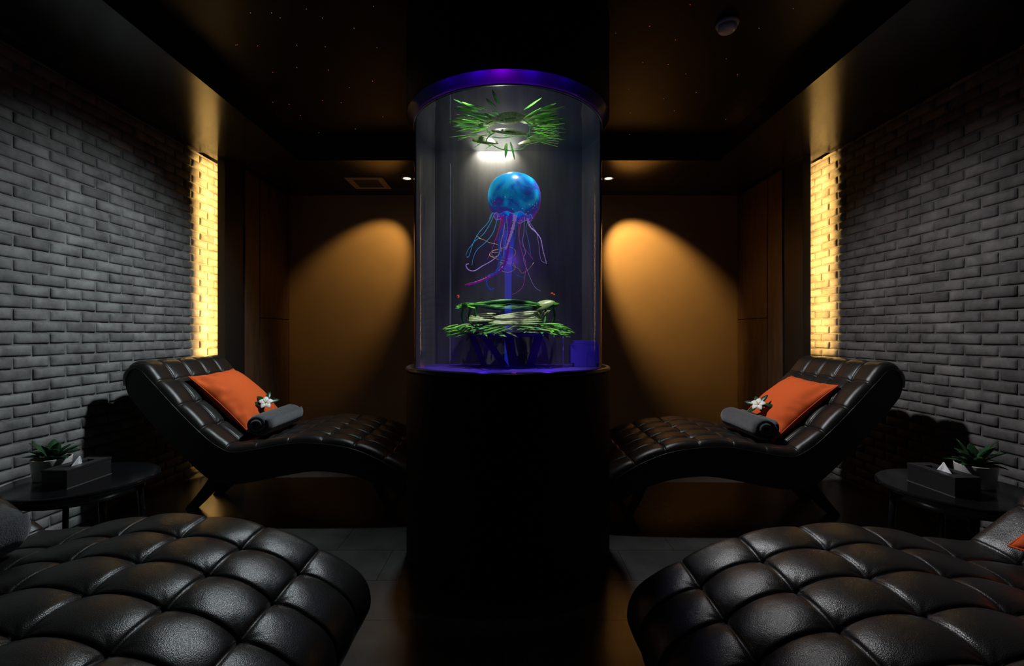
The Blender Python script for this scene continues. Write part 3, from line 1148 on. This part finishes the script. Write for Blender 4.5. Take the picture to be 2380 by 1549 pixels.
for i in range(7):
    leaf_into(bm, (-0.10 + 0.02 * rp.random(), -0.16 + 0.01 * i, bz + 0.045 + 0.006 * i), (0.27, 0.01 * (i - 3), 0.010 + 0.006 * (i - 2)), 0.25 + 0.03 * rp.random(), 0.016, -0.03, Vector((0, -0.9, 0.4)), 9, 0)
for i in range(4):
    leaf_into(bm, (-0.20, -0.14 + 0.01 * i, bz + 0.062 + 0.008 * i), (0.13, 0.0, 0.004 + 0.004 * i), 0.14, 0.015, 0.02, Vector((0, -0.9, 0.4)), 8, 0)
for i in range(6):
    leaf_into(bm, (0.17, -0.13, bz + 0.03 + 0.01 * i), (0.05 * (i - 2.5) / 2, -0.02, 0.05), 0.06, 0.014, 0.05, Vector((0, -0.9, 0.4)), 6, 0)
leaf_into(bm, (0.12, -0.12, bz + 0.12), (0.10, 0.0, 0.04), 0.13, 0.05, 0.1, Vector((0, -0.9, 0.4)), 8, 0)
thicken(obj('broad_leaf', bm, [G2], wr))['label'] = 'broad pale green blades'
PST = pm('dark_violet_post', (0.03, 0.02, 0.08), 0.5, noise_scale=10, noise_amt=0.2)
for (xa, xb, w) in ((-0.20, -0.13, 0.03), (-0.14, -0.02, 0.04), (0.17, 0.12, 0.045), (0.0, 0.03, 0.05)):
    bm = bmesh.new()
    v, fs = box(bm, xa - w / 2, xa + w / 2, -0.02, 0.02, 0.155, bz - 0.0)
    for q in v:
        if q.co.z < 0.16:
            q.co.z = 0.005
            q.co.x += (xb - xa)
    obj('post', bm, PST, wr)
bm = bmesh.new()
lathe(bm, [(0.001, bz + 0.01), (0.2, bz + 0.012), (0.235, bz - 0.004), (0.2, bz - 0.02), (0.001, bz - 0.02)], 40)
for v in bm.verts:
    v.co.y *= 0.75
obj('tray', bm, PST, wr, True)

for (px, py, lab) in ((1064, 690, 'small coral red berry ornament at the left end of the leafy ring'),
                      (1285, 684, 'small coral red berry ornament at the right end of the leafy ring')):
    c = at(px, py, KY - 0.03)
    bm = bmesh.new()
    for k in range(5):
        bmesh.ops.create_icosphere(bm, subdivisions=2, radius=0.006,
                                   matrix=Matrix.Translation((rp.uniform(-.009, .009), rp.uniform(-.006, .006), rp.uniform(-.006, .006))))
    o = obj('berry_ornament', bm, pm('coral_red', (0.75, 0.06, 0.03), 0.4, noise_scale=30, noise_amt=0.2), None, True, c)
    tag(o, lab, 'ornament')

# ------------------------------------------------------------------ loungers
W = 0.80
UP = [(-.035, .84), (-.030, .90), (-.005, .94), (.045, .947), (.10, .890), (.16, .825), (.29, .683), (.434, .542), (.527, .472), (.61, .440),
      (.75, .458), (.88, .482), (1.01, .497), (1.166, .489), (1.327, .462), (1.482, .402), (1.60, .335), (1.655, .29), (1.672, .235), (1.655, .18)]
UN = [(1.635, .155), (1.60, .185), (1.48, .247), (1.326, .300), (1.167, .321), (1.06, .319), (.905, .293), (.75, .261), (.62, .245), (.527, .251),
      (.465, .276), (.36, .366), (.2, .525), (.08, .66), (-.01, .77), (-.03, .81)]
up_path = catmull([(a, 0, b) for a, b in UP], 16)
NS = 470
up_s, LEN = resample(up_path, NS)
# arc length of the button row near the foot
def arc_at(t):
    acc = 0
    for a, b in zip(up_s, up_s[1:]):
        if a.x > 0.1 and b.x >= t:
            return acc
        acc += (b - a).length
    return acc


S_A = arc_at(1.52)
PITCH, CW = 0.196, 0.160
NV = 190


def tuft(s, y):
    fu = (s - S_A) / PITCH
    fu = fu - math.floor(fu)
    su = math.sin(PI * fu)
    if s > S_A + PITCH / 2:
        su, fu = 1.0, 0.5
    fv = y / CW
    k = math.floor(fv)
    fv -= k
    if k <= 0:
        sv = math.sin(PI * fv) if fv > 0.5 else 1.0
        dv = (1 - fv) * CW
    elif k >= 4:
        sv = math.sin(PI * fv) if fv < 0.5 else 1.0
        dv = fv * CW
        if k > 4:
            sv, dv = 1.0, 1.0
    else:
        sv = math.sin(PI * fv)
        dv = min(fv, 1 - fv) * CW
    du = min(fu, 1 - fu) * PITCH
    g = 1 - (1 - su) * (1 - sv)
    h = 0.015 * (su * sv) ** 0.36 + 0.028 * g ** 0.46
    edge = min(y, W - y)
    h -= 0.0035 * (math.exp(-(du / 0.004) ** 2) + math.exp(-(dv / 0.004) ** 2))
    # small pleats near the buttons
    d = math.sqrt(du * du + dv * dv)
    if d < 0.06:
        h += 0.0016 * math.sin(8 * math.atan2(dv, du + 1e-6)) * math.exp(-(d / 0.03) ** 2)
    return h - 0.036


bm = bmesh.new()
grid = []
acc = 0
for i, p in enumerate(up_s):
    if i:
        acc += (p - up_s[i - 1]).length
    tg = up_s[min(i + 1, NS)] - up_s[max(i - 1, 0)]
    tg.normalize()
    nr = Vector((-tg.z, 0, tg.x))
    row = []
    for j in range(NV + 1):
        y = W * j / NV
        e = min(y, W - y)
        drop = 0.0
        if e < 0.045:
            drop = 0.040 * (1 - math.sqrt(max(0, 1 - ((0.045 - e) / 0.045) ** 2)))
        endf = min(1.0, min(acc, LEN - acc) / 0.05)
        h = tuft(acc, y) * endf + 0.036 - drop
        q = p + nr * h
        row.append(bm.verts.new((q.x, y, q.z)))
    grid.append(row)
for a, b in zip(grid, grid[1:]):
    for j in range(NV):
        f = bm.faces.new((a[j], b[j], b[j + 1], a[j + 1]))
        f.smooth = True
lg = empty('chaise_lounge', (0, 0, 0), 'x', 'lounger')
obj('tufted_cushion', bm, M_LEATHER, lg)

# upholstered body
bm = bmesh.new()
loop = []
for p in resample(up_path, 90)[0]:
    loop.append(p)
un_path = resample(catmull([(a, 0, b) for a, b in UN], 8), 70)[0]
body2d = []
n_up = 91
for i in range(n_up):
    a, b = loop[max(i - 1, 0)], loop[min(i + 1, n_up - 1)]
    tg = (b - a).normalized()
    q = loop[i] - Vector((-tg.z, 0, tg.x)) * -0.003
    body2d.append((q.x, q.z))
for p in un_path:
    body2d.append((p.x, p.z))
A = [bm.verts.new((x, 0.004, z)) for x, z in body2d]
B = [bm.verts.new((x, W - 0.004, z)) for x, z in body2d]
n = len(body2d)
for i in range(n):
    f = bm.faces.new((A[i], A[(i + 1) % n], B[(i + 1) % n], B[i]))
    f.smooth = True
bm.faces.new(A[::-1])
bm.faces.new(B)
bmesh.ops.triangulate(bm, faces=[f for f in bm.faces if len(f.verts) > 4])
obj('body', bm, M_LEATHER_SIDE, lg)
for y in (0.002, W - 0.002):
    bm = bmesh.new()
    pts = []
    for i in range(2, n_up - 2):
        a, b = loop[i - 1], loop[i + 1]
        tg = (b - a).normalized()
        q = loop[i] - Vector((-tg.z, 0, tg.x)) * 0.003
        pts.append((q.x, y, q.z))
    tube(bm, pts, 0.0045, 6)
    obj('piping', bm, M_LEATHER, lg, True)


def leg(path, y, w0, w1, d0, d1):
    bm = bmesh.new()
    P = catmull([(a, 0, b) for a, b in path], 6)
    m = len(P)
    rings = []
    for i, p in enumerate(P):
        f = i / (m - 1)
        tg = (P[min(i + 1, m - 1)] - P[max(i - 1, 0)]).normalized()
        nr = Vector((tg.z, 0, -tg.x))
        w = (w0 + (w1 - w0) * f) / 2
        d = (d0 + (d1 - d0) * f) / 2
        if i == m - 1:
            nr = Vector((1, 0, 0)) * (1 if nr.x > 0 else -1)
        rings.append([bm.verts.new((p.x + nr.x * w * a, y + d * b, p.z + nr.z * w * a)) for a, b in ((-1, -1), (1, -1), (1, 1), (-1, 1))])
    for a, b in zip(rings, rings[1:]):
        for k in range(4):
            f_ = bm.faces.new((a[k], a[(k + 1) % 4], b[(k + 1) % 4], b[k]))
            f_.smooth = False
    bm.faces.new(rings[0][::-1])
    bm.faces.new(rings[-1])
    bmesh.ops.recalc_face_normals(bm, faces=bm.faces)
    return obj('leg', bm, M_LEGWOOD, lg)


for y in (0.26, W - 0.26):
    leg([(.47, .32), (.38, .235), (.30, .13), (.235, .055), (.18, 0.0)], y, .085, .048, .05, .04)
    leg([(1.36, .33), (1.40, .22), (1.44, .11), (1.50, 0.0)], y, .06, .038, .045, .035)

# loungers: local origin at head, near side
spots = [('far_left', -2.30, 2.78, 1, 'dark leather wave chaise lounge in the rear left, its head by the grey brick wall'),
         ('far_right', 2.24, 2.68, -1, 'dark leather wave chaise lounge in the rear right, its head by the right brick wall'),
         ('near_left', -2.20, 0.82, 1, 'large tufted black leather chaise lounge in the left foreground, foot end towards the column'),
         ('near_right', 2.09, 0.74, -1, 'large tufted black leather chaise lounge in the right foreground, foot end towards the column')]
L_ = {}
for i, (k, x, y, s, lab) in enumerate(spots):
    o = lg if i == 0 else copy_tree(lg)
    o.location = (x, y, 0)
    o.scale = (s, 1, 1)
    tag(o, lab, 'lounger', 'tufted wave chaise lounges')
    L_[k] = (x, y, s)


def local(k, t, y, h):
    x0, y0, s = L_[k]
    return Vector((x0 + s * t, y0 + y, h))


# ------------------------------------------------------------------ pillows
def pillow_mesh(seedv, side=1, wd=0.50, hg=0.53, th=0.135):
    bm = bmesh.new()
    n = 44
    top, bot = [], []
    for j in range(n + 1):
        rt, rb = [], []
        for i in range(n + 1):
            u, v = 2 * i / n - 1, 2 * j / n - 1
            pin = 0.085
            x = u * wd / 2 * (1 - pin * (1 - v * v) * abs(u) ** 2)
            y = v * hg / 2 * (1 - pin * (1 - u * u) * abs(v) ** 2)
            t = th * (max(0, 1 - abs(u) ** 2.2) ** 0.62) * (max(0, 1 - abs(v) ** 2.2) ** 0.62)
            ed = 1 - max(abs(u), abs(v))
            far = 0.25 if (abs(u) >= abs(v) and u * side > 0) else 1.0
            wr_ = far * 0.026 * math.exp(-((ed - 0.13) / 0.12) ** 2) * noise.noise(Vector((x * 26 * (1 if abs(v) > abs(u) else 0.25), y * 26 * (0.25 if abs(v) > abs(u) else 1), seedv)))
            wr_ += 0.006 * noise.noise(Vector((x * 7, y * 7, seedv + 4))) * min(1, ed * 4)
            rt.append(bm.verts.new((x, y, t * 0.8 + wr_ * min(1, ed * 8) + 0.001)))
            if 0 < i < n and 0 < j < n:
                rb.append(bm.verts.new((x, y, -t * 0.75 + wr_ * 0.4 * min(1, ed * 8) - 0.001)))
            else:
                rb.append(rt[-1])
        top.append(rt)
        bot.append(rb)
    for j in range(n):
        for i in range(n):
            f = bm.faces.new((top[j][i], top[j][i + 1], top[j + 1][i + 1], top[j + 1][i]))
            f.smooth = True
            f = bm.faces.new((bot[j][i], bot[j + 1][i], bot[j + 1][i + 1], bot[j][i + 1]))
            f.smooth = True
    return bm


def place_pillow(k, t, y, h, lab, seedv, tilt=43, roll=0):
    bm = pillow_mesh(seedv, L_[k][2])
    o = obj('pillow', bm, M_ORANGE)
    x0, y0, s = L_[k]
    # local x -> across the lounger, local y -> up the backrest, local z -> away from it
    a = math.radians(tilt)
    ex = Vector((0, 1, 0))
    ey = Vector((-s * math.cos(a), 0, math.sin(a)))
    ez = Vector((s * math.sin(a), 0, math.cos(a)))
    if s < 0:
        ex = Vector((0, -1, 0))
    R = Matrix((ex, ey, ez)).transposed()
    R = R @ Matrix.Rotation(math.radians(roll), 3, 'Z')
    o.matrix_world = Matrix.Translation(local(k, t, y, h)) @ R.to_4x4()
    bpt = bmesh.new()
    n = 60
    pts = []
    wd, hg, pin = 0.50, 0.53, 0.085
    for q in range(4):
        for i in range(16):
            w = -1 + 2 * i / 16
            u, v = ((w, -1), (1, w), (-w, 1), (-1, -w))[q]
            pts.append((u * wd / 2 * (1 - pin * (1 - v * v) * u * u), v * hg / 2 * (1 - pin * (1 - u * u) * v * v), 0.001))
    pts.append(pts[0])
    tube(bpt, pts, 0.003, 6, False)
    obj('seam', bpt, M_ORANGE, o, True)
    tag(o, lab, 'pillow')
    return o


place_pillow('far_left', .395, .45, .70, 'orange pillow leaning on the backrest of the rear left lounger', 1.3, 44, 2)
place_pillow('far_right', .415, .42, .665, 'orange pillow leaning on the backrest of the rear right lounger', 5.1, 42, -2)
place_pillow('near_right', .40, .40, .70, 'orange pillow cut off by the right edge, on the foreground right lounger', 8.4, 44, 0)


# ------------------------------------------------------------------ rolled towels
def towel(k, t, ya, yb, h, r, lab, skew=0.0):
    bm = bmesh.new()
    turns = 3.2
    n = 110
    m = 14
    x0, y0, s = L_[k]
    ring_o, ring_i = [], []
    rows = []
    for j in range(m + 1):
        f = j / m
        row = []
        for i in range(n + 1):
            g = i / n
            a = -2 * PI * turns * g + 0.6
            rad = r * (1 - 0.92 * g)
            bulge = 1.0 + 0.03 * noise.noise(Vector((a * 0.4, f * 4, t * 7)))
            endr = min(1, min(f, 1 - f) * 12 + 0.86)
            yy = ya + (yb - ya) * f
            if j == 0:
                yy += 0.008 * math.sin(g * 9) * 0.7
            if j == m:
                yy -= 0.008 * math.sin(g * 9 + 1) * 0.7
            row.append(bm.verts.new((rad * bulge * endr * math.cos(a) * 1.06, yy - ya, rad * bulge * endr * math.sin(a) * 0.96)))
        rows.append(row)
    for a, b in zip(rows, rows[1:]):
        for i in range(n):
            f = bm.faces.new((a[i], a[i + 1], b[i + 1], b[i]))
            f.smooth = True
    o = obj('rolled_towel', bm, M_TOWEL)
    md = o.modifiers.new('thick', 'SOLIDIFY')
    md.thickness = r * 0.22
    md.offset = -1
    o.location = local(k, t, ya, h)
    o.rotation_euler = (0, 0, math.radians(skew))
    return tag(o, lab, 'towel')


towel('far_left', .680, .14, .63, .575, .086, 'rolled dark grey towel in front of the pillow on the rear left lounger')
towel('far_right', .690, .12, .60, .575, .086, 'rolled dark grey towel in front of the pillow on the rear right lounger')
towel('near_left', .645, .20, .60, .565, .088, 'rolled dark grey towel cut off by the left edge, on the foreground left lounger')
towel('near_right', .57, .10, .52, .565, .070, 'rolled dark grey towel beside the pillow at the right edge, foreground right lounger')


# ------------------------------------------------------------------ frangipani flowers
def flower(k, t, y, h, lab, face, leafang, nl=5):
    t_ = empty('frangipani_flower', local(k, t, y, h), lab, 'flower')
    R = Vector(face).normalized().to_track_quat('Z', 'Y').to_matrix().to_4x4()
    bm = bmesh.new()
    for i in range(5):
        a = 2 * PI * i / 5 + 0.3
        d = Vector((math.cos(a), math.sin(a), 0.25))
        leaf_into(bm, d * 0.004, d, 0.042, 0.031, 0.35, Vector((0, 0, 1)), 6, 0, 0.35)
    bm.transform(R)
    thicken(obj('petals', bm, M_PETAL, t_), 0.0008)
    bm = bmesh.new()
    bmesh.ops.create_uvsphere(bm, u_segments=12, v_segments=8, radius=0.0055)
    bm.transform(R @ Matrix.Translation((0, 0, 0.004)))
    obj('centre', bm, M_YELLOW, t_, True)
    bm = bmesh.new()
    for i in range(nl):
        a = leafang + i * (4.6 / nl)
        d = Vector((math.cos(a), math.sin(a), 0.12 if i % 2 else -0.15))
        leaf_into(bm, (0.006 * math.cos(a), 0.006 * math.sin(a), -0.012), d, 0.088, 0.030, 0.15, Vector((0, 0, 1)), 6, 0, 0.3)
    bm.transform(R)
    thicken(obj('leaves', bm, M_LEAF, t_), 0.001)
    bm = bmesh.new()
    tube(bm, catmull([(0, 0, 0), (0.002, 0, -0.02), (0.006, 0.002, -0.05)], 4), 0.002, 6)
    bm.transform(R)
    obj('stem', bm, M_LEAF, t_, True)
    return t_


flower('far_left', .610, .38, .682, 'white frangipani flower with dark leaves on the rear left towel and pillow', (0.35, -0.75, 0.55), 0.4)
flower('far_right', .615, .36, .690, 'white frangipani flower with dark leaves on the rear right towel and pillow', (-0.55, -0.55, 0.6), 0.2)

# ------------------------------------------------------------------ side tables and what stands on them
TH = 0.45


def side_table(cx, cy, lab):
    t = empty('side_table', (cx, cy, 0), lab, 'side table', 'round black side tables')
    bm = bmesh.new()
    lathe(bm, [(0.001, TH), (0.292, TH), (0.298, TH - 0.003), (0.300, TH - 0.008), (0.300, TH - 0.016), (0.297, TH - 0.020), (0.001, TH - 0.020)], 96)
    obj('tabletop', bm, M_TABLE, t, False)
    bm = bmesh.new()
    lathe(bm, [(0.245, TH - 0.020), (0.245, TH - 0.065), (0.230, TH - 0.065), (0.230, TH - 0.020)], 72)
    obj('apron', bm, M_TABLE, t, True)
    for k in range(4):
        a = PI / 4 + k * PI / 2 + 0.25
        x, y = 0.225 * math.cos(a), 0.225 * math.sin(a)
        bm = bmesh.new()
        tube(bm, [(x, y, TH - 0.022), (x * 1.06, y * 1.06, 0.2), (x * 1.1, y * 1.1, 0.0)], [0.016, 0.013, 0.011], 10)
        obj('leg', bm, M_TABLE, t, True)
    return t


def tissue_box(cx, cy, rz, lab):
    t = empty('tissue_box', (cx, cy, TH), lab, 'tissue box', 'black tissue boxes', rz)
    w, l, h = 0.058, 0.116, 0.086
    boxobj('case', -w, w, -l, l, 0.003, h - 0.012, M_BOX, t, 0.0015, 2)
    bm = bmesh.new()
    # lid with an oval slot: four frame bars around a dark opening
    box(bm, -w - 0.001, w + 0.001, -l - 0.001, -0.07, h - 0.011, h)
    box(bm, -w - 0.001, w + 0.001, 0.07, l + 0.001, h - 0.011, h)
    box(bm, -w - 0.001, -0.018, -0.07, 0.07, h - 0.011, h)
    box(bm, 0.018, w + 0.001, -0.07, 0.07, h - 0.011, h)
    obj('lid', bm, M_BOX, t)
    bm = bmesh.new()
    box(bm, -w - 0.0015, w + 0.0015, -l - 0.0015, l + 0.0015, 0.0, 0.003)
    obj('base_trim', bm, pm('grey_edge_trim', (0.10, 0.10, 0.10), 0.25, noise_scale=9, noise_amt=0.1), t)
    bm = bmesh.new()
    n = 10
    rows = []
    for j in range(n + 1):
        f = j / n
        row = []
        for i in range(n + 1):
            g = 2 * i / n - 1
            row.append(bm.verts.new((0.004 * math.sin(g * 5 + f * 2) * (1 - f) + 0.008 * f, g * 0.036 * (1 - 0.93 * f) - 0.010 + 0.010 * f, h - 0.012 + 0.046 * f)))
        rows.append(row)
    for a, b in zip(rows, rows[1:]):
        for i in range(n):
            f_ = bm.faces.new((a[i], a[i + 1], b[i + 1], b[i]))
            f_.smooth = True
    tis = obj('tissue', bm, M_TISSUE, t)
    thicken(tis, 0.0008)
    return t


def potted_plant(cx, cy, lab, seedv, tall=0.0):
    t = empty('potted_plant', (cx, cy, TH), lab, 'potted plant', 'small potted plants')
    bm = bmesh.new()
    lathe(bm, [(0.001, 0), (0.062, 0), (0.066, 0.003), (0.076, 0.10), (0.0765, 0.103), (0.071, 0.103), (0.069, 0.09), (0.060, 0.02), (0.001, 0.02)], 64)
    obj('pot', bm, M_POT, t, True)
    bm = bmesh.new()
    lathe(bm, [(0.0695, 0.086), (0.04, 0.091), (0.001, 0.094)], 40)
    obj('soil', bm, M_SOIL, t, True)
    r = random.Random(seedv)
    bm = bmesh.new()
    for i in range(15):
        a = i * 2.4 + r.uniform(-.3, .3)
        el = 1.25 - 0.075 * i
        d = Vector((math.cos(a) * math.cos(el), math.sin(a) * math.cos(el), math.sin(el)))
        leaf_into(bm, (0.012 * math.cos(a), 0.012 * math.sin(a), 0.088 + 0.012 * math.sin(el)), d,
                  r.uniform(0.085, 0.115) + tall * (1 if i < 3 else 0.3), r.uniform(0.034, 0.046), r.uniform(0.05, 0.3), Vector((0.1, 0.05, 1)), 8, 0, 0.5)
    thicken(obj('foliage', bm, M_LEAF, t), 0.0018)
    bm = bmesh.new()
    tube(bm, [(0, 0, 0.085), (0.002, 0, 0.105)], 0.012, 8)
    obj('stem', bm, M_LEAF, t, True)
    return t


side_table(-2.09, 2.245, 'round black side table by the grey left brick wall between the two left loungers')
side_table(2.05, 2.12, 'round black side table by the right brick wall between the two right loungers')
tissue_box(-2.078, 2.205, 0.0, 'black tissue box on the left side table')
tissue_box(1.962, 2.10, 0.03, 'black tissue box on the right side table')
potted_plant(-2.245, 2.245, 'dark green plant in a white pot on the left side table', 4)
potted_plant(2.15, 2.135, 'dark green plant in a white pot on the right side table', 9, 0.02)
